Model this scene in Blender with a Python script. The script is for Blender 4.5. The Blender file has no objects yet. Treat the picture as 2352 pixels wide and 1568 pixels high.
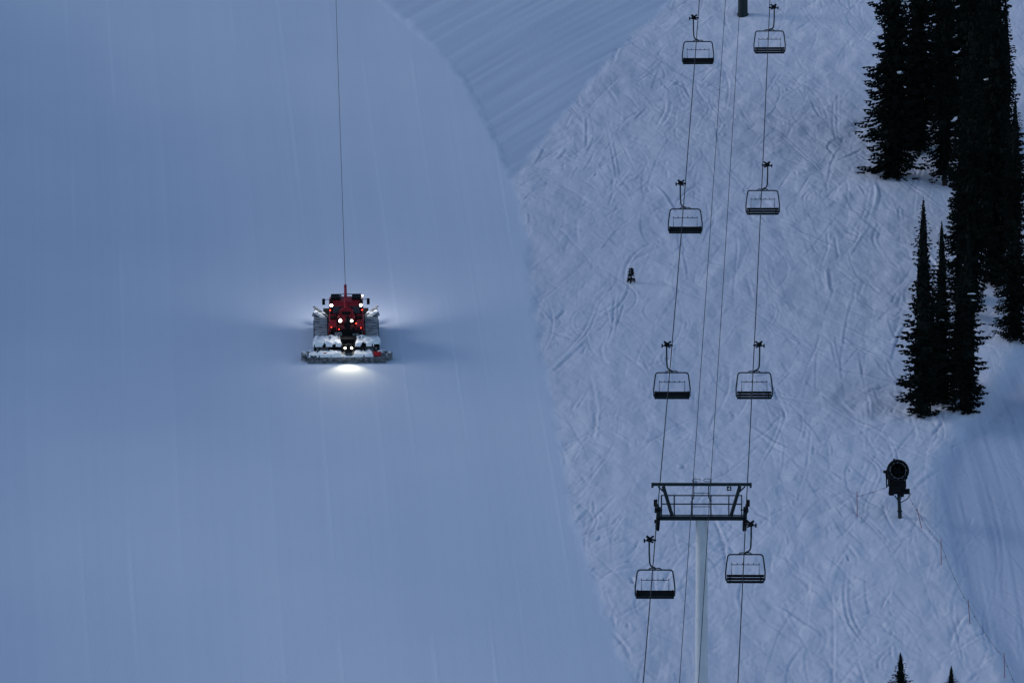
import bpy, math, random
import numpy as np
from mathutils import Vector, Matrix
ZOOM=None

random.seed(7)
F=15200.0; CX=1176.0; CY=784.0
S20=math.tan(math.radians(20))
SL=math.radians(20)
scene=bpy.context.scene
COL=scene.collection

# ------------------------------------------------------------------ materials
def mat(name,col,rough=0.6,metal=0.0,emit=None,estr=0,noise=None,spec=0.3):
    m=bpy.data.materials.new(name); m.use_nodes=True
    nt=m.node_tree; b=nt.nodes['Principled BSDF']
    b.inputs['Base Color'].default_value=(*col,1); b.inputs['Roughness'].default_value=rough
    b.inputs['Metallic'].default_value=metal; b.inputs['Specular IOR Level'].default_value=spec
    if emit:
        b.inputs['Emission Color'].default_value=(*emit,1); b.inputs['Emission Strength'].default_value=estr
    if noise:
        sc,amt,col2=noise
        tc=nt.nodes.new('ShaderNodeTexCoord'); n=nt.nodes.new('ShaderNodeTexNoise'); n.inputs['Scale'].default_value=sc
        n.inputs['Detail'].default_value=5
        r=nt.nodes.new('ShaderNodeValToRGB'); r.color_ramp.elements[0].position=0.5-amt; r.color_ramp.elements[1].position=0.5+amt
        r.color_ramp.elements[0].color=(*col,1); r.color_ramp.elements[1].color=(*col2,1)
        nt.links.new(tc.outputs['Object'],n.inputs['Vector']); nt.links.new(n.outputs['Fac'],r.inputs['Fac'])
        nt.links.new(r.outputs['Color'],b.inputs['Base Color'])
    return m
M={}
M['steel']=mat('dark_green_steel',(.014,.024,.027),.7,noise=(3,.2,(.026,.038,.042)),spec=.12)
M['black']=mat('black_rubber',(.005,.006,.007),.75,noise=(6,.2,(.012,.013,.014)),spec=.08)
M['galv']=mat('galvanised_pole',(.46,.48,.50),.6,noise=(1.2,.3,(.55,.57,.58)))
M['red']=mat('red_paint',(.20,.004,.010),.45,noise=(2.5,.25,(.33,.010,.018)))
M['darkred']=mat('dark_red',(.07,.005,.008),.5,noise=(2.5,.25,(.16,.010,.014)))  # darker red for the cover's middle and lower sides
M['glass']=mat('dark_glass',(.012,.015,.02),.15,spec=.6)
M['track']=mat('snow_packed_track',(.36,.38,.42),.8,noise=(5,.15,(.6,.62,.66)))
M['grouser']=mat('scuffed_grouser',(.04,.045,.05),.6,noise=(2.2,.1,(.30,.32,.35)))
M['metal']=mat('worn_metal',(.05,.055,.06),.5,noise=(5,.12,(.22,.23,.25)))
M['snowobj']=mat('clump_snow',(.68,.70,.74),.85,noise=(5,.3,(.84,.86,.88)))
M['needle']=mat('fir_needles',(.006,.008,.008),.95,noise=(.8,.2,(.013,.017,.014)),spec=.02)
M['bark']=mat('fir_bark',(.02,.017,.015),.9,noise=(4,.2,(.04,.034,.03)),spec=.05)
M['lampw']=mat('lit_lamp_white',(.9,.9,.9),.3,emit=(1,.96,.9),estr=14)
M['lampy']=mat('lit_lamp_warm',(.9,.9,.8),.3,emit=(1,.9,.62),estr=10)
M['lampr']=mat('lit_lamp_red',(.8,.05,.03),.3,emit=(1,.05,.03),estr=2.5)
M['rope']=mat('rope_steel',(.010,.012,.016),.6,spec=.2)
M['orange']=mat('faded_orange',(.20,.05,.06),.6,noise=(4,.2,(.26,.07,.08)))
M['white']=mat('white_letter',(.8,.8,.8),.6,noise=(5,.2,(.74,.74,.74)))

# ------------------------------------------------------------------ builders
class B:
    def __init__(s): s.v=[]; s.f=[]; s.m=[]
    def add(s,vs,fs,mi=0):
        o=len(s.v); s.v+= [tuple(v) for v in vs]; s.f+=[tuple(i+o for i in f) for f in fs]; s.m+=[mi]*len(fs)
    def box(s,c,d,rot=None,mi=0,taper=(1,1)):
        hx,hy,hz=d[0]/2,d[1]/2,d[2]/2; vs=[]
        for z in(-1,1):
            tx,ty=(1,1) if z<0 else taper
            for x,y in((-1,-1),(1,-1),(1,1),(-1,1)):
                p=Vector((x*hx*tx,y*hy*ty,z*hz))
                if rot: p=rot@p
                vs.append(p+Vector(c))
        s.add(vs,[(3,2,1,0),(4,5,6,7),(0,1,5,4),(1,2,6,5),(2,3,7,6),(3,0,4,7)],mi)
    def prism(s,prof,lo,hi,mi=0,axis='x'):
        n=len(prof); vs=[]
        for a in(lo,hi):
            for p,q in prof:
                vs.append((a,p,q) if axis=='x' else ((p,a,q) if axis=='y' else (p,q,a)))
        s.add(vs,[tuple(range(n))[::-1],tuple(range(n,2*n))]+[(i,(i+1)%n,n+(i+1)%n,n+i) for i in range(n)],mi)
    def tube(s,pts,r,n=8,mi=0,closed=False,caps=True):
        pts=[Vector(p) for p in pts]; N=len(pts)
        rs=r if isinstance(r,(list,tuple)) else [r]*N
        vs=[]; up=None
        for i,p in enumerate(pts):
            if closed: t=(pts[(i+1)%N]-pts[i-1])
            else: t=pts[min(i+1,N-1)]-pts[max(i-1,0)]
            t.normalize()
            if up is None:
                up=Vector((0,0,1)) if abs(t.z)<.9 else Vector((0,1,0))
            a=t.cross(up)
            if a.length<1e-4: a=t.cross(Vector((1,0,0)))
            a.normalize(); b=t.cross(a); b.normalize(); up=-b if (-b).dot(up)>0 else b
            a=t.cross(up).normalized(); b=up
            for k in range(n):
                an=2*math.pi*k/n
                vs.append(p+(a*math.cos(an)+b*math.sin(an))*rs[i])
        fs=[]
        L=N if closed else N-1
        for i in range(L):
            j=(i+1)%N
            for k in range(n):
                fs.append((i*n+k,i*n+(k+1)%n,j*n+(k+1)%n,j*n+k))
        if caps and not closed:
            fs.append(tuple(range(n))[::-1]); fs.append(tuple((N-1)*n+k for k in range(n)))
        s.add(vs,fs,mi)
    def blob(s,c,r,seed=0,mi=0,seg=8):
        rd=random.Random(seed); vs=[];fs=[]
        rings=5
        vs.append((c[0],c[1],c[2]+r[2]*rd.uniform(.8,1.1)))
        for i in range(1,rings):
            th=math.pi*i/rings
            for k in range(seg):
                ph=2*math.pi*k/seg; q=rd.uniform(.75,1.15)
                vs.append((c[0]+r[0]*q*math.sin(th)*math.cos(ph),c[1]+r[1]*q*math.sin(th)*math.sin(ph),c[2]+r[2]*q*math.cos(th)))
        vs.append((c[0],c[1],c[2]-r[2]))
        for k in range(seg): fs.append((0,1+k,1+(k+1)%seg))
        for i in range(rings-2):
            a=1+i*seg;b=a+seg
            for k in range(seg): fs.append((a+k,b+k,b+(k+1)%seg,a+(k+1)%seg))
        a=1+(rings-2)*seg; e=len(vs)-1
        for k in range(seg): fs.append((a+k,e,a+(k+1)%seg))
        s.add(vs,fs,mi)
    def obj(s,name,mats,parent=None,bevel=0,smooth=False,recalc=True):
        me=bpy.data.meshes.new(name); me.from_pydata(s.v,[],s.f)
        for m in mats: me.materials.append(M[m])
        me.polygons.foreach_set('material_index',s.m)
        if smooth: me.polygons.foreach_set('use_smooth',[True]*len(s.f))
        if recalc:
            import bmesh
            bm=bmesh.new(); bm.from_mesh(me); bmesh.ops.recalc_face_normals(bm,faces=bm.faces[:]); bm.to_mesh(me); bm.free()
        me.update()
        o=bpy.data.objects.new(name,me); COL.objects.link(o)
        if parent: o.parent=parent
        if bevel:
            md=o.modifiers.new('bevel','BEVEL'); md.width=bevel; md.segments=2; md.limit_method='ANGLE'
        return o
def empty(name,loc,rot=(0,0,0),label=None,cat=None,group=None):
    e=bpy.data.objects.new(name,None); COL.objects.link(e); e.location=loc; e.rotation_euler=rot; e.empty_display_size=.3
    tag(e,label,cat,group); return e
def tag(o,label=None,cat=None,group=None):
    if label:o['label']=label
    if cat:o['category']=cat
    if group:o['group']=group

# ------------------------------------------------------------------ terrain
def vnoise(x,y,seed=0):
    xi=np.floor(x).astype(np.int64); yi=np.floor(y).astype(np.int64); fx=x-xi; fy=y-yi
    fx=fx*fx*(3-2*fx); fy=fy*fy*(3-2*fy)
    def h(a,b):
        n=(a*374761393+b*668265263+seed*1442695041)&0xffffffff
        n=((n^(n>>13))*1274126177)&0xffffffff
        return ((n^(n>>16))&0xffff)/65535.0
    return (h(xi,yi)*(1-fx)+h(xi+1,yi)*fx)*(1-fy)+(h(xi,yi+1)*(1-fx)+h(xi+1,yi+1)*fx)*fy
def w0(px,py):
    tx=(px-CX)/F; tz=(CY-py)/F; y=S20*450/(S20-tz); return tx*y,y
def border(pts):
    P=sorted([w0(*p) for p in pts],key=lambda q:q[1]); return np.array([p[1] for p in P]),np.array([p[0] for p in P])
B1=border([(870,0),(935,60),(1000,120),(1065,190),(1110,270),(1140,335),(1165,390),(1185,430),(1197,490),(1218,590),(1228,680),(1243,790),(1270,920),(1290,1040),(1320,1200),(1360,1330),(1410,1450),(1460,1568),(1500,1650)])
B2=border([(1600,-60),(1540,0),(1440,90),(1390,150),(1310,250),(1240,330),(1190,400),(1180,430)])
B3=border([(2700,600),(2500,720),(2352,800),(2262,940),(2200,1015),(2168,1080),(2158,1150),(2178,1260),(2215,1360),(2255,1440),(2310,1525),(2345,1600)])
def sm(a): a=np.clip(a,0,1); return a*a*(3-2*a)
YY=[-900,-400,-100,0,150,220,600,900,1500]
ZZ=[60,-5,-22,-26,-84,(220-450)*S20,150*S20,450*S20,470*S20]
def gauss(x,y,px,py,sx,sy):
    gx,gy=w0(px,py); return np.exp(-((x-gx)/sx)**2-((y-gy)/sy)**2)
def masks(x,y):
    n=(vnoise(x*.9,y*.5,3)-.5)*.7+(vnoise(x*3,y*1.6,4)-.5)*.35
    b1=np.interp(y,*B1); b2=np.interp(y,*B2); b3=np.interp(y,*B3)
    g1=sm((b1-x+n*.6)/.9+.5)
    wd=sm((b2-x+n*.5)/.9+.5)*(1-g1)*sm((y-w0(1180,430)[1])/2)
    wd2=sm((x-b3+n*.3)/1.6+.5)
    return g1,wd,wd2
def height(x,y):
    x=np.asarray(x,float); y=np.asarray(y,float)
    z=np.interp(y,YY,ZZ)
    near=sm((y-330)/40)*sm((620-y)/60)
    g1,wd,pt=masks(x,y)
    u=(vnoise(x/17,y/30,11)-.5)*.9+(vnoise(x/7,y/14,12)-.5)*.3*(1-g1)
    u=u+ -1.8*gauss(x,y,-40,640,13,24) + .7*gauss(x,y,620,1250,14,22)
    u=u+.0040*np.clip(-x-14,0,45)**2  # ground raised towards the left, shaped to darken that edge
    u=u+13*np.exp(-((x+68)/9.5)**2-((y-478)/34)**2)      # unseen knoll added to shade the left edge of the run
    u=u+ .5*gauss(x,y,2290,760,4,9)+.5*gauss(x,y,2050,440,5,5)+.35*gauss(x,y,2170,975,5,5)
    b3=np.interp(y,*B3)
    u=u-.45*sm((x-b3)/2.2+.5)
    u=u+.03*(1-g1)*(1-wd)
    return z+u*near
def H1(x,y): return float(height(np.array([x]),np.array([y]))[0])
def ground_px(px,py):
    tx=(px-CX)/F; tz=(CY-py)/F; y=S20*450/(S20-tz)
    for _ in range(25):
        g=H1(tx*y,y)-tz*y; y-=g/(S20-tz)*.8
    return Vector((tx*y,y,H1(tx*y,y)))

ys=np.concatenate([[-900,-400,-100,0,80,150,220,300,340,365],np.arange(388,530,.18),[540,555,575,600,650,750,900,1500]])
xs=np.concatenate([[-1500,-700,-300,-150],np.arange(-104,-44,2.5),np.arange(-43,-4,.13),np.arange(-4,42,.08),[43,50,60,90,150,300,700,1500]])
X,Y=np.meshgrid(xs,ys)
Z=height(X,Y)
g1,wd,pt=masks(X,Y)
rng=np.random.default_rng(5)
x0,x1,y0,y1=-4.,42.5,386.,532.; dx,dy=.08,.18
NX=int((x1-x0)/dx); NY=int((y1-y0)/dy)
acc=np.zeros(NX*NY)
def run(curves):
    P=[np.concatenate([c[k] for c in curves]) for k in range(8)]
    px,py,nx,ny,amp,w,side,ds=P
    K=9; o=np.linspace(-1.8,1.8,K)
    for k in range(K):
        prof=-np.exp(-(o[k]*1.5)**2)+.95*np.exp(-((o[k]-1.05*side)/.42)**2)
        ax=px+nx*o[k]*w; ay=py+ny*o[k]*w
        i=((ax-x0)/dx).astype(int); j=((ay-y0)/dy).astype(int)
        ok=(i>=0)&(i<NX)&(j>=0)&(j<NY)
        wt=amp*prof*ds*(o[1]-o[0])*w/(dx*dy)
        acc[:]+=np.bincount((j*NX+i)[ok],weights=wt[ok],minlength=NX*NY)
def curve(px,py,amp,w,side):
    gx=np.gradient(px); gy=np.gradient(py); L=np.hypot(gx,gy)+1e-9
    one=np.ones(len(px))
    return (px,py,-gy/L,gx/L,amp*one,w*one,side*one,L)
cs=[]
ST=.08
for t in range(520):       # skiers' linked turns, uneven rhythm
    ya=rng.uniform(400,560); length=rng.uniform(14,90)
    s=np.arange(0,length,ST); lam=rng.uniform(18,60); A=lam*rng.uniform(.02,.14); ph=rng.uniform(0,6.28)
    dr=rng.normal(0,.55); xb=rng.uniform(-3,43)
    pp=2*np.pi*s/lam+ph+1.3*np.sin(s/rng.uniform(6,14)+ph*5)
    sn=np.sin(pp)
    px=xb+dr*s+A*sn*(.6+.5*np.sin(s/rng.uniform(9,20)+ph))+.9*np.sin(s/17+ph*2); py=ya-s
    fade=np.clip(.35+.9*np.sin(s/rng.uniform(2,7)+ph*3),0,1.2)
    amp=(.045+.03*np.abs(sn)**2)*rng.choice([.4,.8,1.5])*fade
    w=rng.uniform(.05,.08)+.05*np.abs(sn)**3*rng.uniform(0,1)
    c=curve(px,py,amp,w,np.sign(sn)); cs.append(c)
    if rng.random()<.3:
        g=rng.uniform(.22,.45)
        cs.append((c[0]+c[2]*g,c[1]+c[3]*g)+c[2:4]+(c[4]*.8,)+c[5:])
for t in range(480):        # long traverses
    ya=rng.uniform(390,535); xb=rng.uniform(-4,40); an=rng.choice([-1,1])*rng.uniform(.2,1.3)
    s=np.arange(0,rng.uniform(6,34),ST); cv=rng.normal(0,.018)
    a=an+cv*s
    px=xb+np.cumsum(np.sin(a))*ST; py=ya-np.cumsum(np.cos(a))*ST
    fade=np.clip(.6+.7*np.sin(s/rng.uniform(2,6)+t),0,1.1)
    cs.append(curve(px,py,rng.uniform(.03,.08)*fade,rng.uniform(.045,.08),rng.choice([-1,1])))
for t in range(17000):      # skids and carves
    ya=rng.uniform(386,535); xb=rng.uniform(-4,42)
    bias=.15+.7*vnoise(np.array([xb/7.]),np.array([ya/18.]),91)[0]
    an=(1 if rng.random()<bias else -1)*abs(rng.normal(.5,.34))
    Ln=min(13,.6+rng.exponential(2.2))
    s=np.arange(0,Ln,ST); cv=rng.normal(0,.05)
    a=an+cv*s
    px=xb+np.cumsum(np.sin(a))*ST; py=ya-np.cumsum(np.cos(a))*ST
    env=np.sin(np.pi*np.linspace(0,1,len(s)))**.6
    cs.append(curve(px,py,env*min(.16,rng.exponential(.038)),rng.uniform(.04,.10)*(1 if rng.random()<.93 else 2.2),rng.choice([-1,1])))
run(cs)
T=acc.reshape(NY,NX)
T=.15*np.tanh(T/.15)
fi=(X-x0)/dx-.5; fj=(Y-y0)/dy-.5
ins=(fi>=0)&(fi<NX-1)&(fj>=0)&(fj<NY-1)
ii=np.clip(fi.astype(int),0,NX-2); jj=np.clip(fj.astype(int),0,NY-2); a=np.clip(fi-ii,0,1); b=np.clip(fj-jj,0,1)
TT=((T[jj,ii]*(1-a)+T[jj,ii+1]*a)*(1-b)+(T[jj+1,ii]*(1-a)+T[jj+1,ii+1]*a)*b)*ins
tracked=np.clip(1-g1-wd-pt,0,1)
rough=(vnoise(X*2.2+Y*.8,Y*1.0-X*.7,21)-.5)*.06+(vnoise(X*.9-Y*.3,Y*.4+X*.4,23)-.5)*.22+(vnoise(X*4.5-Y*1.5,Y*1.6+X*1.8,24)-.5)*.035
patch=.35+1.0*sm(vnoise(X/3.6,Y/8,77)*.75+vnoise(X/1.3,Y/3,78)*.35-.05)
fine=sm((Y-384)/4)*sm((534-Y)/4)
Z=Z+(TT*.9*patch+rough*.8)*tracked*fine
Z=Z+TT*.04*wd*fine
PX=CX+F*X/np.maximum(Y,50); PY=CY-F*(S20*(Y-450))/np.maximum(Y,50)
q=(1568-PY)
sf=.03+.11*np.clip(PX,0,1300)/1000
u=PX+q*sf+ 12*np.sin(q/300+PX/400)
seam=np.zeros_like(X); band=np.zeros_like(X)
for k,(c,st) in enumerate([(-70,.4),(95,.4),(212,.7),(328,1),(446,.5),(548,.3),(668,.5),(800,1),(935,.5),(1012,1),(1145,.9),(1219,.5),(1338,.5),(1420,.3)]):
    amp=st*sm(vnoise(u*0+k*9.1,Y/14,31+k)*1.6-.35)
    seam+=amp*np.exp(-((u-c)/3.0)**2)
    band+=(1 if k%2 else -1)*sm((u-c)/8)*(.4+vnoise(u*0+k*3.3,Y/40,131+k))
stri=vnoise(u/26,Y/80,41)*.4+vnoise(u/10,Y/60,42)*.6-.5
Z=Z+(seam*.02+stri*.008)*g1*fine
d=(PX*.50+PY*.86)
seam2=(vnoise(d/8,(PX-PY)/320,51)-.5)*1.2+(vnoise(d/24,(PX-PY)/500,52)-.5)*.4
Z=Z+seam2*.03*wd*fine
d3=PX-.35*PY+40*np.sin(PY/220)
seam3=vnoise(d3/8,PY/170,61)-.5+(vnoise(d3/22,PY/300,62)-.5)*.6
Z=Z+(seam3*.03+TT*.4)*pt*fine
nr,nc=X.shape
co=np.stack([X,Y,Z],-1).reshape(-1,3).astype(np.float32)
idx=np.arange(nr*nc).reshape(nr,nc)
q4=np.stack([idx[:-1,:-1],idx[:-1,1:],idx[1:,1:],idx[1:,:-1]],-1).reshape(-1,4).astype(np.int32)
me=bpy.data.meshes.new('snow_ground')
me.vertices.add(len(co)); me.vertices.foreach_set('co',co.ravel())
me.loops.add(q4.size); me.loops.foreach_set('vertex_index',q4.ravel())
me.polygons.add(len(q4)); me.polygons.foreach_set('loop_start',np.arange(0,q4.size,4,dtype=np.int32))
me.polygons.foreach_set('use_smooth',np.ones(len(q4),bool))
me.update(calc_edges=True)
def attr(n,a):
    at=me.attributes.new(n,'FLOAT','POINT'); at.data.foreach_set('value',a.reshape(-1).astype(np.float32))
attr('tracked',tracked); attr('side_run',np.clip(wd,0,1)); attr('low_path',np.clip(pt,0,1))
attr('pass_tone_shade',np.clip(.5+(seam*.22+stri*.09+band*.03)*g1+seam2*.30*wd+(seam3*.38+TT*2.4)*pt+(TT*4.6*patch+(patch-.8)*.15)*tracked,0,1))  # pass tones, plus light ridges and shaded grooves painted from track relief
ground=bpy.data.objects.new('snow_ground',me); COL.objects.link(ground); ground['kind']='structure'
ground['label']='snow covered ski slope, groomed run beside tracked snow'
m=bpy.data.materials.new('slope_snow'); m.use_nodes=True; nt=m.node_tree; bs=nt.nodes['Principled BSDF']
bs.inputs['Roughness'].default_value=.85; bs.inputs['Specular IOR Level'].default_value=.15
def at(n):
    a=nt.nodes.new('ShaderNodeAttribute'); a.attribute_name=n; return a.outputs['Fac']
def mixc(f,a,b_,mode='MIX'):
    n=nt.nodes.new('ShaderNodeMix'); n.data_type='RGBA'; n.blend_type=mode
    for s,v in((n.inputs[0],f),(n.inputs[6],a),(n.inputs[7],b_)):
        if isinstance(v,(tuple,float,int)): s.default_value=v
        else: nt.links.new(v,s)
    return n.outputs[2]
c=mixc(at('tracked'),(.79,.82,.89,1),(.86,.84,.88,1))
c=mixc(at('side_run'),c,(.66,.71,.80,1))  # shade of a slope tilted away, put into the side run's colour
c=mixc(at('low_path'),c,(.68,.70,.79,1))
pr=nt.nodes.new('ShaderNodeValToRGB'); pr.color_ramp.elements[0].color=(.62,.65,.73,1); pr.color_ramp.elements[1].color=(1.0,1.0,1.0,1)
nt.links.new(at('pass_tone_shade'),pr.inputs['Fac'])
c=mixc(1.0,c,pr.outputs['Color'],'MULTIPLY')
tc=nt.nodes.new('ShaderNodeTexCoord'); n1=nt.nodes.new('ShaderNodeTexNoise'); n1.inputs['Scale'].default_value=.04; n1.inputs['Detail'].default_value=3
nt.links.new(tc.outputs['Object'],n1.inputs['Vector'])
r2=nt.nodes.new('ShaderNodeValToRGB'); r2.color_ramp.elements[0].position=.25; r2.color_ramp.elements[1].position=.75
r2.color_ramp.elements[0].color=(.87,.90,.94,1); r2.color_ramp.elements[1].color=(1,1,1,1)
nt.links.new(n1.outputs['Fac'],r2.inputs['Fac'])
c=mixc(1.0,c,r2.outputs['Color'],'MULTIPLY')
n3=nt.nodes.new('ShaderNodeTexNoise'); n3.inputs['Scale'].default_value=6; n3.inputs['Detail'].default_value=5
nt.links.new(tc.outputs['Object'],n3.inputs['Vector'])
bp=nt.nodes.new('ShaderNodeBump'); bp.inputs['Strength'].default_value=.3; bp.inputs['Distance'].default_value=.05
nt.links.new(n3.outputs['Fac'],bp.inputs['Height']); nt.links.new(bp.outputs['Normal'],bs.inputs['Normal'])
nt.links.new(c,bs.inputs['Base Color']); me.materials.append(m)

# ------------------------------------------------------------------ lift line geometry
RS=.0531
def ropex(y): return 8.30+RS*(y-384)
SEP=5.2
YT=388.0; ZT=-10.1
T2=Vector((ropex(521)+SEP/2,521,0)); T2.z=H1(T2.x,T2.y)
T1x=ropex(YT)+SEP/2; T1g=H1(T1x,YT)
TH=-8.37-T1g
beamz=T1g+TH
drop=beamz-ZT
ZT2=T2.z+TH-drop
def ropez(y):
    if y>=YT:
        t=(y-YT)/(521-YT); return ZT+(ZT2-ZT)*t-4*1.5*t*(1-t)
    return ZT+.36*(y-YT)+.0004*(y-YT)**2
yaw=-math.atan(RS)
for sx in(0,SEP):
    b=B(); pts=[(ropex(y)+sx,y,ropez(y)) for y in np.concatenate([np.arange(330,521,4),[521]])]
    b.tube(pts,.03,6); o=b.obj('haul_rope',['rope'],smooth=True)
    tag(o,'dark steel haul rope carrying the lift chairs','lift cable','haul ropes of the chairlift')
for off,sg in((-.49,.4),(.54,.9)):
    b=B(); pts=[]
    for y in np.arange(330,522,4.75):
        x=ropex(y)+SEP/2+off
        if y>=YT:
            t=(y-YT)/(521-YT); z=beamz+.25+(T2.z+TH-beamz)*t-4*sg*t*(1-t)
        else: z=beamz+.25+.36*(y-YT)
        pts.append((x,y,z))
    b.tube(pts,.02,5); o=b.obj('communication_cable',['rope'],smooth=True)
    tag(o,'thin black communication cable strung between lift towers','cable','communication cables of the chairlift')

# ------------------------------------------------------------------ tower
ZTl=ZT-T1g
def build_tower():
    T=empty('lift_tower',(T1x,YT,T1g),(0,0,yaw),'grey steel chairlift tower with crossarm, catwalk and number 4','ski lift tower','chairlift towers')
    b=B(); b.tube([(0,0,2.0),(0,0,6.5)],[.37,.365],28); b.tube([(0,0,6.5),(0,0,TH-2.1)],[.355,.34],28)
    b.tube([(0,0,6.42),(0,0,6.56)],.39,28); b.obj('pole',['galv'],T)
    b=B(); b.tube([(0,0,-1),(0,0,2.0)],[.385,.375],28); b.tube([(0,0,1.9),(0,0,2.05)],.40,28); b.tube([(0,0,-.6),(0,0,.15)],.44,20); b.obj('base_sleeve',['steel'],T)
    b=B(); b.box((0,0,TH),(5.8,.24,.19))
    b.box((-2.88,0,TH-.05),(.12,.4,.30)); b.box((2.88,0,TH-.05),(.12,.4,.30))
    b.box((0,0,TH-1.98),(5.3,.34,.26)); b.box((0,0,TH-1.80),(5.0,.5,.05))
    for s in(-1,1):
        b.tube([(s*2.25,0,TH-.1),(s*1.72,0,TH-1.85)],.11,6)
        b.tube([(s*2.55,0,TH-.12),(s*2.15,0,TH-.5)],.05,6)
        b.box((s*2.52,0,TH-1.75),(.14,.3,.9))
    b.obj('crossarm',['steel'],T,bevel=.015)
    b=B(); b.box((0,.42,TH-1.9),(5.25,.34,.05)); b.box((0,-.42,TH-1.9),(5.25,.34,.05))
    for yy in(.55,-.55):
        for z in(TH-.65,TH-1.15):
            b.tube([(-2.35,yy,z),(2.35,yy,z)],.028,6)
        for x in(-2.35,-1.6,-.55,.55,1.6,2.35):
            b.tube([(x,yy,TH-1.9),(x,yy,TH-.62)],.024,6)
    b.obj('catwalk',['steel'],T)
    b=B()
    for x in(-.45,.42): 
        b.tube([(x,-.2,TH+.1),(x,-.2,TH-.75),(x*1.3,-.2,TH-1.0),(x*1.3,-.2,TH-1.8)],.03,6)
    b.tube([(-.58,-.2,TH-1.3),(.55,-.2,TH-1.3)],.02,5); b.tube([(-.45,-.2,TH-.5),(.42,-.2,TH-.5)],.02,5)
    b.obj('ladder',['steel'],T)
    for s in(-.49,.54):
        b=B(); b.tube([(s,0,TH+.05),(s,0,TH+.25)],.04,6)
        pts=[(s-.18*math.copysign(1,s)+.25*math.cos(a),.02*a,TH+.24+.09*math.sin(a)) for a in np.linspace(0,5.6,14)]
        b.tube(pts,.018,5); b.obj('cable_bracket',['steel'],T)
    for s in(-1,1):
        xx=s*SEP/2
        A=B()
        fy=math.cos(SL); fz=math.sin(SL)
        A.tube([(xx-s*.10,-1.75*fy,ZTl-1.75*fz-.30),(xx-s*.10,1.75*fy,ZTl+1.75*fz-.30)],.08,6)
        A.tube([(xx-s*.10,0,ZTl-.3),(xx-s*.10,0,TH-1.5),(xx-s*.3,0,TH-1.5)],.06,6)
        A.box((xx,0,ZTl+.22),(.30,.5,.16))
        A.tube([(xx+s*.08,-.5,ZTl+.1),(xx+s*.08,.1,ZTl+.55),(xx+s*.06,.5,ZTl+.8)],.06,6)
        A.box((xx+s*.12,.6,ZTl+.62),(.2,.3,.4)); A.box((xx,-.8,ZTl-.42),(.26,.8,.2))
        sa=A.obj('sheave_assembly',['black'],T)
        wm=None
        for k in range(6):
            d=-1.6+k*.64
            if wm is None:
                W=B(); W.tube([(-.06,0,0),(-.03,0,0),(0,0,0),(.03,0,0),(.06,0,0)],[.19,.2,.165,.2,.19],18)
                w=W.obj('wheel',['black'],sa); wm=w
            else:
                w=wm.copy(); COL.objects.link(w); w.parent=sa
            w.location=(xx,d*fy,ZTl+d*fz-.2)
    b=B(); b.box((1.62,-.16,TH-.24),(.27,.03,.25)); sg=b.obj('number_sign',['black'],T)
    sg['label']='black tower sign with a white number 4'
    b=B(); yv=[-.18]
    def st(p,q,w=.03):
        p=Vector((p[0],0,p[1]));q=Vector((q[0],0,q[1])); d=(q-p).normalized(); n=Vector((-d.z,0,d.x))*w/2
        o_=Vector((1.62,yv[0],TH-.24)); pts=[p-n,q-n,q+n,p+n]
        b.add([v+o_ for v in pts]+[v+o_+Vector((0,.006,0)) for v in pts],[(0,1,2,3),(7,6,5,4),(0,4,5,1),(1,5,6,2),(2,6,7,3),(3,7,4,0)])
        yv[0]-=.002
    st((.03,-.09),(.03,.095)); st((.035,.09),(-.07,-.03)); st((-.075,-.035),(.075,-.035))
    b.obj('numeral',['white'],sg)
    return T
tower=build_tower()
def copy_tree(src,mat_):
    def rec(o,par):
        n=o.copy(); COL.objects.link(n)
        if par: n.parent=par
        for ch in list(o.children): rec(ch,n)
        return n
    n=rec(src,None); n.matrix_basis=mat_; return n
t2=copy_tree(tower,Matrix.Translation(T2)@Matrix.Rotation(yaw,4,'Z'))
t2['label']='grey steel chairlift tower standing higher on the slope'
for ch in list(t2.children):
    if ch.name.startswith('number_sign'):
        for c2 in list(ch.children): bpy.data.objects.remove(c2)
        bpy.data.objects.remove(ch)

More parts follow.
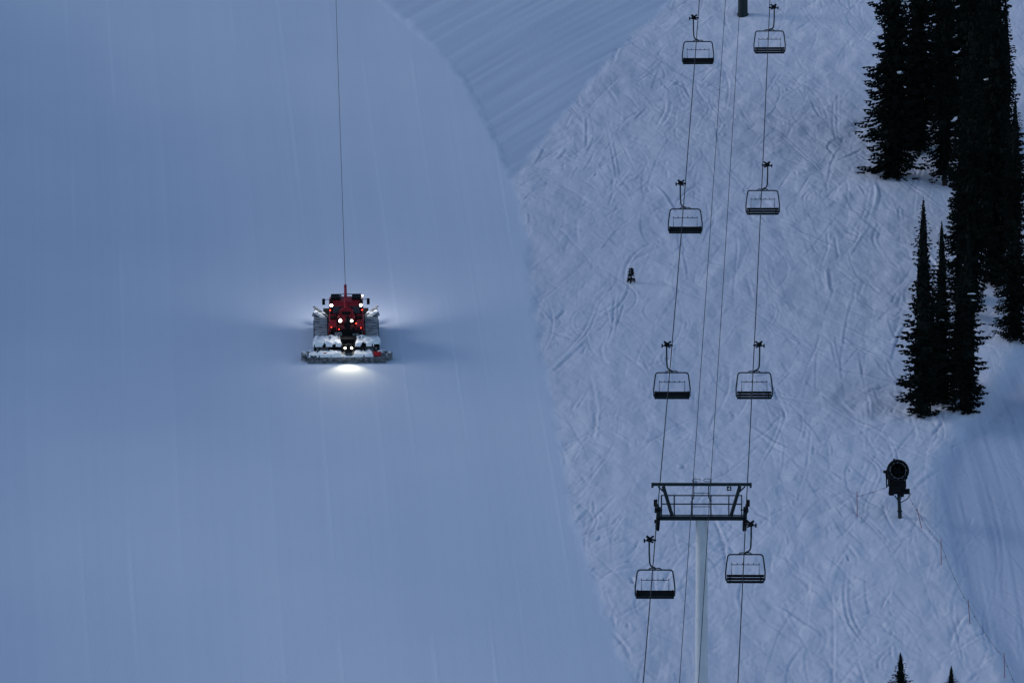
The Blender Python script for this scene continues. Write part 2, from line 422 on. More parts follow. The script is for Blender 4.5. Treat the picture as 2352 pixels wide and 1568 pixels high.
# ------------------------------------------------------------------ chairs
def build_chair(s):
    C=empty('chairlift_chair',(0,0,0),(0,0,yaw),None,'ski lift chair','empty chairs hanging on the lift')
    b=B(); b.box((s*.32,0,.04),(.30,.34,.20),Matrix.Rotation(s*.25,3,'Y')); b.tube([(0,-.16,0),(0,.16,0)],.07,8); b.tube([(0,0,.0),(s*.3,0,.06)],.065,6)
    b.tube([(s*.22,0,.05),(s*.50,-.05,.24)],.075,6); b.tube([(s*.28,0,.1),(s*.08,.1,.24)],.06,6)
    b.tube([(s*.58,-.03,-.03),(s*.66,-.03,-.03)],.13,10); b.tube([(s*.3,0,0),(s*.62,0,-.03)],.05,6)
    b.box((s*.18,-.1,-.09),(.2,.2,.10),Matrix.Rotation(-s*.4,3,'Y'))
    b.tube([(s*.33,-.3,-.05),(s*.33,.3,.1)],.06,6)
    b.obj('grip',['black'],C)
    b=B(); b.tube([(s*.34,0,0),(s*.34,0,-.7),(s*.31,0,-1.3),(s*.27,0,-1.44),(s*.18,0,-1.54),(0,0,-1.6)],.048,8)
    b.box((0,0,-1.62),(.62,.18,.06)); b.tube([(-.3,0,-1.64),(-.4,0,-1.70)],.03,6); b.tube([(.3,0,-1.64),(.4,0,-1.70)],.03,6)
    b.obj('hanger',['steel'],C)
    b=B()
    def arc(cx,cz,r,a0,a1,n=5): return [(cx+r*math.cos(math.radians(a0+(a1-a0)*i/n)),0,cz+r*math.sin(math.radians(a0+(a1-a0)*i/n))) for i in range(n+1)]
    loop=arc(.86,-1.9,.18,90,10)+[(1.10,0,-2.3),(1.15,0,-2.75)]+arc(.99,-3.13,.15,0,-90)+arc(-.99,-3.13,.15,-90,-180)+[(-1.15,0,-2.75),(-1.10,0,-2.3)]+arc(-.86,-1.9,.18,170,90)
    loop=[(x,(.0 if z>-2.2 else (-2.2-z)*-.15),z) for x,_,z in loop]
    b.tube(loop,.042,8,closed=True)
    b.tube([(0,.0,-1.72),(0,0,-1.62)],.05,6)
    b.obj('frame',['steel'],C)
    b=B()
    b.tube([(-.80,.12,-3.0),(-.80,.14,-2.32),(.80,.14,-2.32),(.80,.12,-3.0)],.022,6)
    for x in(-.8,-.48,-.16,.16,.48,.8): b.tube([(x,.14,-2.34),(x,.12,-2.22)],.022,6)
    b.obj('restraint_bar',['steel'],C)
    b=B(); R=Matrix.Rotation(math.radians(50),3,'X')
    if s<0:
        b.box((0,-.02,-3.15),(2.20,.58,.07),R)
        for x in(-1,1): b.box((x*1.02,-.02,-3.10),(.06,.52,.12),R)
    else:
        for k in(-1,0,1):
            c=R@Vector((0,k*.22,0)); b.box((c.x,c.y-.02,c.z-3.14),(2.18,.165,.05),R)
        for x in(-1,1): b.box((x*.9,0,-3.2),(.06,.5,.05),R)
        b.box((0,-.21,-3.36),(2.0,.05,.06))
    b.obj('seat',['black'],C,bevel=.01)
    C['label']='empty dark quad chair with slatted seat on the rope' if s>0 else 'empty dark quad chair with solid seat on the rope'
    return C
for s,gy,sx in((-1,[1240,793,422,42],0),(1,[1205,793,380,18],SEP)):
    base=None
    for py in gy:
        lo,hi=340,519
        for _ in range(50):
            mid=(lo+hi)/2
            if CY-F*ropez(mid)/mid>py: lo=mid
            else: hi=mid
        Mx=Matrix.Translation((ropex(lo)+sx,lo,ropez(lo)))@Matrix.Rotation(yaw,4,'Z')
        if base is None: base=build_chair(s); base.matrix_basis=Mx
        else: copy_tree(base,Mx)

# ------------------------------------------------------------------ trees
def tree_meshes(seed,Ht=20.,R=2.0,z0=1.0,pw=.62,dn=1.0,ss=1.0):
    rd=random.Random(seed)
    lat=[[rd.random() for _ in range(8)] for _ in range(200)]
    def irr(az,z):
        a=(az/6.2832*8)%8; i=int(a); f=a-i; zz=max(0,z)/(.95*ss); j=int(zz); g=zz-j
        return (lat[j][i]*(1-f)+lat[j][(i+1)%8]*f)*(1-g)+(lat[j+1][i]*(1-f)+lat[j+1][(i+1)%8]*f)*g
    V=[];Fc=[]
    tb=B(); lean=rd.uniform(-.2,.2)*ss
    tb.tube([(0,0,-.8),(lean*.3,0,Ht*.3),(lean*.7,.05,Ht*.7),(lean,0,Ht-.1)],[.24*Ht/20+.04,.18*Ht/20+.02,.07*ss,.015],8)
    snow=B()
    z=z0
    def tri(*p): 
        o=len(V); V.extend(p); Fc.append(tuple(range(o,o+len(p))))
    while z<Ht-.05:
        t=(z-z0)/(Ht-z0)
        env=R*min((1-t)**pw,(1-t)*3.4)*(1-.35*math.exp(-t*13))+.02
        n=int((6+8*(1-t))*dn)
        a0=rd.uniform(0,6.28)
        wscale=rd.uniform(.80,1.12)
        sz=min(1,.25+env*.75)*ss**.5
        for k in range(n):
            az=a0+2*math.pi*k/n+rd.uniform(-.3,.3)
            zz=z+rd.uniform(-.09,.09)*ss
            L=env*(.34+1.02*irr(az,zz))*rd.uniform(.75,1.1)*wscale
            L=max(L,.05)
            dr=rd.uniform(.42,.95)*(1-.5*t)
            ca,sa=math.cos(az),math.sin(az); tx,ty=-sa,ca
            bx=lean*t
            m=max(1,int(L/(.24*ss**.5)))
            fat=rd.uniform(.8,1.25)*sz
            for i in range(m+1):
                f=(i+.3)/(m+.3); r=L*f
                h=zz-dr*L*f*(1.35-.75*f*f)
                px,py=bx+ca*r,sa*r
                tl=(.50*(1-.75*f)+.02)*min(1,.3+L*.5)*fat
                for sd in(-1,1):
                    ang=rd.uniform(.3,.95)*sd; l=tl*rd.uniform(.7,1.35)
                    ex=px+(ca*math.cos(ang)+tx*math.sin(ang))*l; ey=py+(sa*math.cos(ang)+ty*math.sin(ang))*l
                    ez=h-rd.uniform(.15,.6)*l-.02
                    wv=l*.34
                    tri((px-ca*.05*sz,py-sa*.05*sz,h+.03*sz),(px+ca*wv,py+sa*wv,h-.01-rd.uniform(0,.05)*sz),(ex,ey,ez),(px-ca*wv*.5+tx*sd*wv*.6,py-sa*wv*.5+ty*sd*wv*.6,h-.15*sz))
                if rd.random()<.7:
                    w=(.07+rd.uniform(0,.09))*sz; hh=rd.uniform(.12,.34)*(1.1-.7*f)*fat
                    tri((px-tx*w,py-ty*w,h),(px+tx*w,py+ty*w,h+.02*sz),(px+tx*w*.2+ca*.06*sz,py+ty*w*.2+sa*.06*sz,h-hh))
                    tri((px-ca*w,py-sa*w,h),(px+ca*w*1.3,py+sa*w*1.3,h-.01),(px+ca*w*.6,py+sa*w*.6,h-hh*1.1))
            h=zz-dr*L*(1.35-.75); e=(.12+.10*L)*sz
            p0=(bx+ca*L*.80-tx*.05*sz,sa*L*.80-ty*.05*sz,h+.05*sz);p1=(bx+ca*L*.80+tx*.05*sz,sa*L*.80+ty*.05*sz,h+.05*sz);p2=(bx+ca*(L+e),sa*(L+e),h+rd.uniform(-.08,.10)*sz);p3=(bx+ca*L*.82,sa*L*.82,h-.08*sz)
            tri(p0,p3,p2); tri(p3,p1,p2)
            if ss==1 and rd.random()<.006 and t<.7:
                f=.8; snow.blob((bx+ca*L*f,sa*L*f,zz-dr*L*f*.9+.06),(rd.uniform(.14,.34),rd.uniform(.12,.28),rd.uniform(.05,.11)),rd.random())
        for k in range(12):
            az=rd.uniform(0,6.28); L=env*rd.uniform(.05,.36); ca,sa=math.cos(az),math.sin(az); zr=z+rd.uniform(0,.4)*ss; g=min(.26,env*.35)
            tri((lean*t+ca*L-sa*g,sa*L+ca*g,zr+.1*sz),(lean*t+ca*L+sa*g,sa*L-ca*g,zr+.1*sz),(lean*t+ca*(L+.1*sz),sa*(L+.1*sz),zr-.45*sz))
        z+=rd.uniform(.28,.52)*(.45+.55*(1-t))*ss
    tri((lean-.03,0,Ht-.5*ss),(lean+.03,0,Ht-.5*ss),(lean,0,Ht+.15*ss))
    cb=B(); cb.v=V; cb.f=Fc; cb.m=[0]*len(Fc)
    tr=tb.obj('trunk',['bark'],smooth=True); cr=cb.obj('crown',['needle'],recalc=False)
    sn=snow.obj('branch_snow',['snowobj'],smooth=True) if snow.f else None
    if sn: sn['kind']='stuff'
    return tr,cr,sn
VR=[2.5,2.2,2.4,1.9,1.8,2.1]
variants=[tree_meshes(100+i,20.,VR[i],z0,.6) for i,z0 in enumerate([.5,1.3,.7,.5,.5,1.8])]
small=[tree_meshes(200+i,14.,1.55,.3,.68,.95) for i in range(4)]
young=[tree_meshes(300+i,5.5,1.0,.2,.75,1.0,.5) for i in range(2)]
used={}
def place_tree(px,py,apexy,hwpx,var,lab,rot,pool=variants,Hn=20.):
    P=ground_px(px,py); sc=F/P.y; Hm=(py-apexy)/sc
    T=empty('fir_tree',P,(0,0,rot),lab,'tree','dark firs beside the ski run')
    k=Hm/Hn
    parts=pool[var]
    R=VR[var] if pool is variants else (1.55 if pool is small else 1.0)
    w=(hwpx/sc)/(R*(.92 if pool is variants else .82))
    for p in parts:
        if p is None: continue
        if (id(pool),var) not in used: o=p
        else: o=p.copy(); COL.objects.link(o)
        o.parent=T
    used[(id(pool),var)]=1
    T.scale=(w,w,k)
    return T
L1='tall dark fir with ragged drooping branches on the snow'
L2='tall narrow fir standing in a dense dark clump'
L3='slender fir with pointed top and snow at its base'
L4='young fir rising from the snow near the fence'
TR=[(2052,405,-340,76,0,L1,.3),(2108,345,-360,72,2,L2,1.2),(2170,425,-260,46,1,L2,2.1),(2165,300,-400,66,5,L2,4.1),
    (2232,735,60,56,1,L2,.7),(2332,780,230,54,2,L1,1.9),(2286,650,-215,66,0,L2,2.8),(2236,560,-280,62,2,L2,5.0),
    (2210,690,150,46,3,L2,3.3),(2225,330,-440,68,0,L2,3.9),(2306,560,0,54,4,L2,.2),(2262,430,-360,56,5,L2,5.5)]
for t in TR: place_tree(*t)
TS=[(2120,952,464,56,0,L3,.5),(2166,925,514,44,1,L3,2.2),(2220,946,545,50,2,L3,4.0),(2202,900,630,40,3,L3,5.1),(2142,915,690,40,2,L3,1.0)]
for t in TS: place_tree(*t,pool=small,Hn=14.)
TB=[(2069,1680,1500,42,1,L4,1.0),(2185,1650,1530,30,0,L4,2.0)]
for t in TB: place_tree(*t,pool=young,Hn=5.5)
P=ground_px(1449,648); e=empty('fir_sapling',P,(0,0,0),'small dark fir sapling poking out of tracked snow','sapling')
b=B(); b.tube([(-.04,0,-.2),(.03,0,.45),(.02,0,1.0)],[.06,.05,.02],6); b.obj('trunk',['bark'],e)
rd=random.Random(3); V=[];Fc=[]
for k in range(170):
    zc=rd.uniform(.05,.98); wd_=.24*(1.05-zc)+.05; o=len(V)
    x=.02+rd.uniform(-1,1)*wd_; z=zc-abs(x)*.2; y=rd.uniform(-.15,.15); a=rd.uniform(-1,1); l=rd.uniform(.06,.16)
    if .30<zc<.38: continue
    V+=[(x,y,z-.03),(x+l*.3,y,z+.06),(x+l*math.copysign(1,x),y+.05,z+a*.08),]
    Fc.append((o,o+1,o+2))
b=B(); b.v=V;b.f=Fc;b.m=[0]*len(Fc); b.obj('crown',['needle'],e,recalc=False)

# ------------------------------------------------------------------ snow gun
P=ground_px(2067,1186); G=empty('snow_gun',P,(0,math.radians(-2),math.radians(-6)),'dark fan snow gun on a short steel post in snow','snow cannon')
b=B(); b.tube([(0,0,-.4),(0,0,.35),(-.03,0,1.5)],[.13,.12,.10],12); b.tube([(0,0,.30),(0,0,.40)],.16,12); b.tube([(.0,0,.9),(-.28,0,1.35)],.04,6); b.tube([(.0,0,1.0),(.22,0,1.35)],.03,6); b.obj('post',['steel'],G)
b=B(); b.box((-.10,0,1.86),(1.12,.9,.85),taper=(.85,.9)); b.box((.46,-.1,1.58),(.42,.6,.34)); b.box((-.1,-.5,1.75),(.5,.1,.4)); b.box((-.48,.1,1.42),(.3,.5,.14)); b.box((.2,-.4,1.36),(.24,.3,.2))
b.tube([(.5,-.2,1.7),(.72,-.1,1.4),(.5,0,1.1),(.1,0,.9)],.03,6)
b.obj('cabinet',['black'],G,bevel=.03)
b=B(); 
for s in(-1,1): b.box((-.17+s*.60,0,2.40),(.07,.25,1.1))
b.box((-.17,0,2.0),(1.2,.2,.08))
b.obj('yoke',['black'],G)
tilt=Matrix.Translation((-.14,0,2.80))@Matrix.Rotation(math.radians(-10),4,'X')@Matrix.Rotation(math.radians(12),4,'Z')
b=B(); b.tube([(0,.9,0),(0,.6,0),(0,-.3,0),(0,-.72,0)],[.5,.60,.62,.66],28,caps=False); b.tube([(0,-.66,0),(0,.88,0)],[.50,.46],28,caps=False)
b.tube([(.64*math.cos(a),-.72,.64*math.sin(a)) for a in np.linspace(0,2*math.pi,28,endpoint=False)],.08,8,closed=True)
b.tube([(0,-.2,0),(0,.5,0)],.17,14); b.tube([(-.1,.1,.6),(-.12,-.1,.84)],.07,6); b.tube([(.0,.1,.6),(.02,-.2,.78)],.05,6)
b.tube([(0,.5,0),(0,.52,0)],.47,20)
b.box((-.70,-.1,.02),(.26,.2,.16)); b.tube([(-.7,-.1,.02),(-.86,-.1,.12)],.03,5); b.box((-.05,0,-.62),(.9,.7,.4)); b.box((.62,.1,-.2),(.16,.5,.4))
barrel=b.obj('barrel',['black'],G); barrel.matrix_basis=tilt
b=B()
for k in range(7):
    a=2*math.pi*k/7; R=Matrix.Rotation(a,3,'Y')
    b.box(R@Vector((.30,-.1,0)),(.30,.03,.10),R@Matrix.Rotation(.6,3,'X'))
b.tube([(0,-.15,0),(0,.1,0)],.16,12)
b.obj('fan',['steel'],barrel)
b=B(); b.tube([(.50*math.cos(a),-.78,.50*math.sin(a)) for a in np.linspace(0,2*math.pi,24,endpoint=False)],.014,6,closed=True)
for k in range(12):
    a=2*math.pi*k/12; b.tube([(.57*math.cos(a),-.7,.57*math.sin(a)),(.50*math.cos(a),-.82,.50*math.sin(a))],.03,6)
b.obj('nozzle_ring',['metal'],barrel)

# ------------------------------------------------------------------ rope fences
def fence(poles,extra_end,lab):
    P0=ground_px(*poles[0][:2]); E=empty('rope_fence',P0,(0,0,0),lab,'fence')
    tops=[]
    for px,py,h,ln in poles:
        p=ground_px(px,py)-P0
        b=B(); b.tube([p+Vector((0,0,-.3)),p+Vector((ln,0,h))],.022,6); b.obj('pole',['orange'],E); tops.append(p+Vector((ln*.8,0,h*.8)))
    if extra_end: tops.insert(0,Vector(extra_end)-P0)
    pts=[]
    for a_,b_ in zip(tops[:-1],tops[1:]):
        for i in range(12):
            t=i/12; q=a_.lerp(b_,t); q.z-=.5*4*t*(1-t)*min(1.2,(b_-a_).length*.06); pts.append(q)
    pts.append(tops[-1])
    b=B(); b.tube(pts,.010,5,mi=0); 
    for i in range(2,len(pts)-1,4): 
        b.box(pts[i]+Vector((0,0,-.035)),(.05,.015,.08),mi=1)
    b.obj('rope',['rope','orange'],E)
g0=ground_px(2065,1184)
fence([(1969,1186,1.6,-.02)],g0+Vector((-.6,0,1.9)),'short rope fence tied to an orange pole by the snow gun')
fence([(2119,1211,1.2,-.35),(2162,1294,1.55,-.02),(2229,1434,1.55,-.15),(2308,1556,1.5,-.05),(2345,1640,1.5,0)],g0+Vector((.5,0,1.5)),'sagging rope fence on thin orange poles along the path')

# ------------------------------------------------------------------ groomer
P=ground_px(797,832)
GRM=Matrix.Rotation(SL,3,'X')@Matrix.Rotation(math.radians(1.9),3,'Z')
GR=empty('snow_groomer',P,GRM.to_euler(),'red tracked snow groomer with lit lamps grooming the slope','snow groomer')
def snow_slab(name,parts,seed,parent):
    b=B()
    for (xa,xb,ya,yb,z,th) in parts:
        nx=max(4,int((xb-xa)/.07)); ny=max(3,int((yb-ya)/.07))
        gx,gy=np.meshgrid(np.linspace(xa,xb,nx),np.linspace(ya,yb,ny))
        nn=vnoise(gx*4+seed,gy*4,seed)*.6+vnoise(gx*9,gy*9,seed+1)*.4
        ex=np.minimum(np.minimum(gx-xa,xb-gx),np.minimum(gy-ya,yb-gy))
        keep=nn+np.clip(ex,0,.15)*2>.36
        zz=z+th*(.2+1.1*nn)*np.clip(ex*9,-.25,1)
        vs=[(float(gx[j,i]),float(gy[j,i]),float(zz[j,i])) for j in range(ny) for i in range(nx)]
        fs=[(j*nx+i,j*nx+i+1,(j+1)*nx+i+1,(j+1)*nx+i) for j in range(ny-1) for i in range(nx-1) if keep[j,i]]
        b.add(vs,fs)
    o=b.obj(name,['snowobj'],parent,smooth=True,recalc=False); o['kind']='stuff'; return o
b=B()
b.prism([(2.2,.7),(2.15,1.1),(2.3,1.55),(3.9,1.55),(3.9,.6)],-1.0,1.0,0)
b.box((0,5.0,1.0),(2.1,2.6,.7))
b.box((-.55,2.16,1.2),(.5,.06,.4),mi=1); b.box((.62,2.16,1.15),(.4,.06,.3),mi=1)
b.obj('chassis',['black','metal'],GR,bevel=.05)
b=B()
b.prism([(2.22,1.45),(2.26,1.8),(2.5,2.08),(3.6,2.16),(3.6,1.45)],-1.2,-.60,0); b.prism([(2.22,1.45),(2.26,1.8),(2.5,2.08),(3.6,2.16),(3.6,1.45)],.60,1.2,0)
b.prism([(2.26,1.35),(2.34,1.75),(2.6,1.96),(3.6,2.05),(3.6,1.35)],-.6,.6,1)
b.box((-1.16,3.2,1.2),(.16,1.7,.5),mi=1); b.box((1.16,3.2,1.2),(.16,1.7,.5),mi=1)
b.obj('engine_cover',['red','darkred'],GR,bevel=.12)
b=B()
for s in(-1,1):
    b.box((s*.9,2.205,1.62),(.42,.04,.22)); b.tube([(s*.62,2.3,1.4),(s*.64,2.3,1.95),(s*.66,2.7,2.14),(s*.66,3.5,2.22)],.035,6)
    b.box((s*.9,3.0,2.17),(.4,.5,.06)); b.tube([(s*1.2,2.5,1.5),(s*1.22,2.5,2.35),(s*1.22,3.4,2.4)],.028,6)
    b.box((s*.45,2.25,1.55),(.14,.06,.3)); b.box((s*1.02,3.64,2.4),(.1,.08,.5))
b.box((-.2,2.27,1.5),(.3,.1,.12)); b.tube([(-.9,2.2,1.4),(.9,2.2,1.4)],.05,6)
b.obj('grab_rails_and_vents',['black'],GR)
b=B()
cab=[(3.75,1.55),(3.68,2.1),(3.80,2.72),(4.05,2.90),(5.20,2.90),(5.5,2.72),(6.0,1.9),(6.05,1.3),(3.75,1.3)]
b.prism(cab,-1.14,1.14,0)
b.obj('cab',['red'],GR,bevel=.18)
b=B(); b.box((0,3.71,2.42),(1.85,.07,.50),Matrix.Rotation(math.radians(-10),3,'X')); b.obj('rear_window',['glass'],GR,bevel=.02)
for s in(-1,1):
    b=B(); b.prism([(4.0,2.05),(4.05,2.65),(5.2,2.65),(5.6,2.05)],s*1.145,s*1.165,0); b.obj('side_window',['glass'],GR)
b=B(); b.box((0,5.76,2.3),(1.9,.05,.85),Matrix.Rotation(math.radians(30),3,'X')); b.obj('windshield',['glass'],GR)
b=B()
for s in(-1,1):
    b.box((s*.72,4.75,2.98),(.62,.7,.16)); b.box((s*1.02,4.1,2.95),(.18,.5,.1))
b.tube([(-1.0,5.3,3.0),(1.0,5.3,3.0)],.03,6)
b.tube([(-.35,4.3,2.9),(-.35,4.3,3.30)],.02,5); b.tube([(-.35,4.3,3.2),(-.35,4.3,3.32)],.05,6)
b.obj('roof_rack',['black'],GR,bevel=.03)
b=B(); b.tube([(0,3.0,2.0),(0,3.0,2.3)],[.66,.58],24); b.prism([(2.45,2.15),(2.6,2.6),(3.0,2.85),(3.5,2.65),(3.5,2.15)],-.34,.34,0)
b.tube([(-.46,2.9,2.45),(-.34,2.9,2.45)],.30,16); b.tube([(.34,2.9,2.45),(.46,2.9,2.45)],.30,16); b.tube([(-.3,2.55,2.62),(.3,2.55,2.62)],.12,10,mi=1)
b.obj('winch',['red','black'],GR,bevel=.04)
b=B(); b.tube([(-.03,3.1,2.6),(-.03,4.4,3.2),(-.03,5.75,3.36)],[.13,.11,.09],6); b.box((-.03,5.78,3.38),(.18,.28,.2))
b.obj('winch_boom',['red'],GR)
b=B(); b.tube([(.10,2.34,1.55),(.10,2.30,2.15),(.08,2.26,2.5)],[.17,.15,.11],12); b.box((.06,2.3,1.9),(.42,.2,.4))
b.obj('exhaust_pipe',['black'],GR,bevel=.04)
for s in(-1,1):
    prof=[]
    for a in np.linspace(90,270,9): prof.append((1.95+.42*math.cos(math.radians(a)),.52+.42*math.sin(math.radians(a))))
    for a in np.linspace(-90,90,9): prof.append((6.3+.42*math.cos(math.radians(a)),.52+.42*math.sin(math.radians(a))))
    b=B(); b.prism(prof,s*1.22,s*2.16,0)
    tr=b.obj('track',['track'],GR)
    pr=[Vector((0,p[0],p[1])) for p in prof]
    L=[(pr[(i+1)%len(pr)]-pr[i]).length for i in range(len(pr))]; tot=sum(L); n=36; b=B()
    for k in range(n):
        d=k*tot/n; i=0
        while d>L[i]: d-=L[i]; i+=1
        t=(pr[(i+1)%len(pr)]-pr[i]).normalized(); p=pr[i]+t*d; nn=Vector((0,t.z,-t.y))
        if nn.dot(p-Vector((0,4.1,.52)))<0: nn=-nn
        R=Matrix((Vector((1,0,0)),t,nn)).transposed()
        b.box(p+nn*.02+Vector((s*1.70,0,0)),(.99,.05,.06),R)
    b.obj('grouser_bars',['grouser'],tr)
    wm=None
    for k in range(5):
        if wm is None:
            W=B(); W.tube([(-.07,0,0),(.07,0,0)],.36,18); wm=W.obj('wheel',['black'],tr); w=wm
        else: w=wm.copy(); COL.objects.link(w); w.parent=tr
        w.location=(s*2.16,2.1+k*1.0,.5)
    b=B(); b.prism([(2.6,1.0),(2.6,1.12),(5.9,1.16),(6.2,1.0)],s*1.08,s*1.30,0); b.obj('fender',['black'],GR)
b=B(); b.prism([(7.5,.02),(7.35,.3),(7.32,.8),(7.45,1.18),(7.58,1.18),(7.46,.8),(7.5,.3),(7.62,.02)],-1.55,1.55,0)
b.box((-.5,6.9,.6),(.16,1.1,.2)); b.box((.5,6.9,.6),(.16,1.1,.2)); b.obj('blade',['black'],GR)
for s in(-1,1):
    b=B(); R=Matrix.Rotation(s*math.radians(28),3,'Z')@Matrix.Rotation(-s*math.radians(26),3,'Y')
    b.box((s*1.78,7.15,.82),(1.0,.12,.70),R,taper=(1.05,1)); b.box((s*1.8,7.1,1.18),(1.05,.16,.07),R); b.box((s*1.75,7.02,.55),(.7,.08,.12),R,mi=1)
    w=b.obj('blade_wing',['metal','black'],GR)
    b=B(); b.box((s*1.80,7.03,.92),(.85,.1,.26),R); b.blob((s*1.65,7.0,1.0),(.3,.12,.14),s+4); b.blob((s*2.05,6.95,1.15),(.2,.12,.10),s+8); b.obj('blade_snow',['snowobj'],w,bevel=.04)
b=B()
b.prism([(0,.04),(-.06,.10),(.02,.30),(.35,.48),(.8,.5),(1.1,.3),(1.1,.08)],-2.65,2.65,0)
b.obj('tiller',['metal'],GR,bevel=.02)
b=B()
b.box((0,-.12,.06),(5.3,.22,.06),Matrix.Rotation(.15,3,'X')); b.tube([(-2.65,-.0,.32),(2.65,-.0,.32)],.035,6)
for k in range(22): b.box((-2.6+k*5.2/21,-.05,.16),(.04,.12,.2))
b.obj('finisher_flap',['metal'],GR)
for s in(-1,1):
    b=B(); b.prism([(.25,.1),(.3,.42),(.85,.45),(.95,.1)],s*2.68,s*3.08,0); b.box((s*2.9,.2,.5),(.34,.1,.12)); b.tube([(s*2.4,.5,.6),(s*3.05,.5,.5)],.04,6); b.obj('side_finisher',['metal'],GR)
b=B(); b.box((0,1.25,.75),(4.3,.22,.2)); b.box((0,1.6,.85),(3.6,.3,.14))
for x in(-2.1,-1.2,1.2,2.1): b.box((x,1.0,.62),(.12,.6,.25))
for x in(-2.0,2.0): b.tube([(x,.6,.55),(x*.75,1.4,.95)],.05,6)
b.obj('tiller_frame',['black'],GR,bevel=.02)
b=B(); b.box((.05,1.9,.95),(.9,.9,.4)); b.box((.1,.95,.75),(.45,1.4,.24)); b.tube([(.1,.5,.75),(.1,.5,1.15)],.08,8); b.tube([(-.25,.7,.6),(-.4,1.9,1.2)],.06,6); b.tube([(.5,.7,.6),(.6,1.9,1.2)],.06,6)
b.tube([(-.15,.4,.95),(.35,.4,.95)],.07,8)
b.tube([(.1,1.2,.9),(.35,.6,1.1),(.25,.4,.8)],.03,5)
b.obj('hitch',['black'],GR,bevel=.02)
b=B(); b.box((2.05,.25,.50),(.5,.4,.05),Matrix.Rotation(.45,3,'X')); b.obj('red_panel',['red'],GR)
b=B(); b.box((-1.45,.2,.50),(.22,.35,.04),Matrix.Rotation(.45,3,'X')); b.obj('red_marker',['red'],GR)
snow_slab('snow_cover',[(-2.62,-.3,.0,1.05,.38,.24),(.42,1.8,.0,1.05,.38,.24),(-1.2,1.1,-.02,.42,.28,.2),(-2.3,-.30,.95,2.3,.78,.42),(.55,2.3,.95,2.3,.78,.38),(-1.3,-.5,1.8,2.2,1.0,.3),
   (.6,1.3,1.8,2.2,1.0,.26),(2.0,2.64,.5,1.0,.42,.2),(-3.08,-2.66,.25,.9,.40,.2),(2.66,3.08,.25,.9,.40,.2)],5,GR)
for s in(-1,1):
    b=B(); b.tube([(s*1.12,5.1,2.7),(s*1.5,5.2,2.65)],.025,5); b.box((s*1.52,5.2,2.5),(.2,.12,.42)); b.obj('mirror',['black'],GR,bevel=.02)
def lamp(name,x,y,z,r,mk):
    b=B(); b.tube([(x,y+.1,z),(x,y+.02,z)],r*1.25,12,mi=0); b.tube([(x,y+.015,z),(x,y-.03,z)],[r,r*.7],12,mi=1); b.obj(name,['black',mk],GR)
for s in(-1,1): lamp('work_light',s*1.0,3.58,2.80,.10,'lampw')
lamp('work_light',-.42,2.30,2.16,.11,'lampw'); lamp('work_light',.36,2.30,2.14,.085,'lampw')
lamp('work_light',1.12,5.0,2.98,.06,'lampw')
lamp('rear_light',-.12,.28,.92,.08,'lampy'); lamp('rear_light',.32,.28,.92,.08,'lampy')
for x,z,r in((-1.08,2.45,.06),(1.08,2.45,.06),(-1.02,1.75,.05),(.98,1.68,.05),(-.5,1.6,.045),(.66,2.0,.06)): lamp('tail_light',x,2.16 if z<2.2 else 3.62,z,r,'lampr')
def spot(nm,loc,target,power,ang,col=(1,.97,.93),blend=1.0,r=.08):
    l=bpy.data.lights.new(nm,'SPOT'); l.energy=power; l.spot_size=math.radians(ang); l.spot_blend=blend; l.color=col; l.shadow_soft_size=r
    o=bpy.data.objects.new(nm,l); COL.objects.link(o); o.parent=GR; o.location=loc
    d=Vector(target)-Vector(loc); o.rotation_euler=d.to_track_quat('-Z','Y').to_euler()
spot('rear_spot_lamp',(.1,.05,1.0),(.1,-2.4,0),360,95,(1,.90,.58))
spot('rear_spot_lamp',(0,2.1,2.3),(0,-9,0),300,165,(1,.95,.86),r=.4)
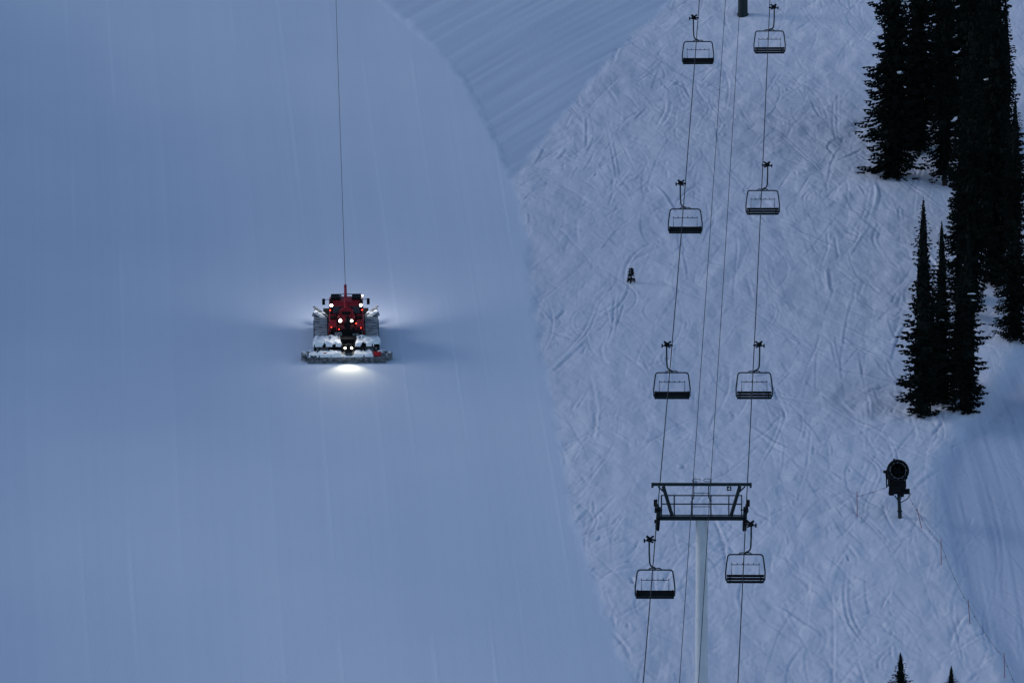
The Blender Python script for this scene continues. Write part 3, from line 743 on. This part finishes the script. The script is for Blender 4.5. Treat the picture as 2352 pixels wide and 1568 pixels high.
for s,pw_ in((-1,620),(1,780)):
    spot('front_spot_lamp',(s*1.1,5.8,3.1),(s*4,22,0),pw_,130,(1,.98,.96),r=.6)
tip=P+GRM@Vector((-.03,5.85,3.42))
ay=560.; ax=(762-CX)/F*ay; end=Vector((ax,ay,H1(ax,ay)+.8))
b=B(); pts=[tip.lerp(end,t)-Vector((0,0,1.1*4*t*(1-t)*.5)) for t in np.linspace(0,1,30)]
b.tube(pts,.018,5); o=b.obj('winch_cable',['rope']); tag(o,'taut thin steel winch cable running uphill from the groomer','cable')

# ------------------------------------------------------------------ world, light, camera
w=bpy.data.worlds.new('World'); scene.world=w; w.use_nodes=True; nt=w.node_tree
bg=nt.nodes['Background']; sky=nt.nodes.new('ShaderNodeTexSky'); sky.sky_type='NISHITA'; sky.sun_disc=False
az=math.radians(-75)
sky.sun_elevation=math.radians(9); sky.sun_rotation=az; sky.altitude=2500
mx=nt.nodes.new('ShaderNodeMix'); mx.data_type='RGBA'; mx.blend_type='MULTIPLY'; mx.inputs[0].default_value=1; mx.inputs[7].default_value=(.90,.90,.96,1)
nt.links.new(sky.outputs[0],mx.inputs[6]); nt.links.new(mx.outputs[2],bg.inputs['Color']); bg.inputs['Strength'].default_value=.24
sl=bpy.data.lights.new('sun','SUN'); sl.energy=1.0; sl.angle=math.radians(22); sl.color=(.96,.95,.98)
so=bpy.data.objects.new('sun',sl); COL.objects.link(so)
el=math.radians(24)
sd=Vector((math.sin(az)*math.cos(el),math.cos(az)*math.cos(el),math.sin(el)))
so.rotation_euler=(-sd).to_track_quat('-Z','Y').to_euler()
cam=bpy.data.cameras.new('camera'); cam.lens=F/2352*36; cam.sensor_width=36; cam.clip_start=1; cam.clip_end=6000
co_=bpy.data.objects.new('camera',cam); COL.objects.link(co_); co_.location=(0,0,0); co_.rotation_euler=(math.radians(90),0,0)
scene.camera=co_
if ZOOM:
    zx,zy,zf=ZOOM; cam.lens*=zf; cam.shift_x=(zx-CX)/2352*zf; cam.shift_y=(CY-zy)/2352*zf
scene.view_settings.view_transform='Standard'; scene.view_settings.look='None'; scene.view_settings.exposure=0
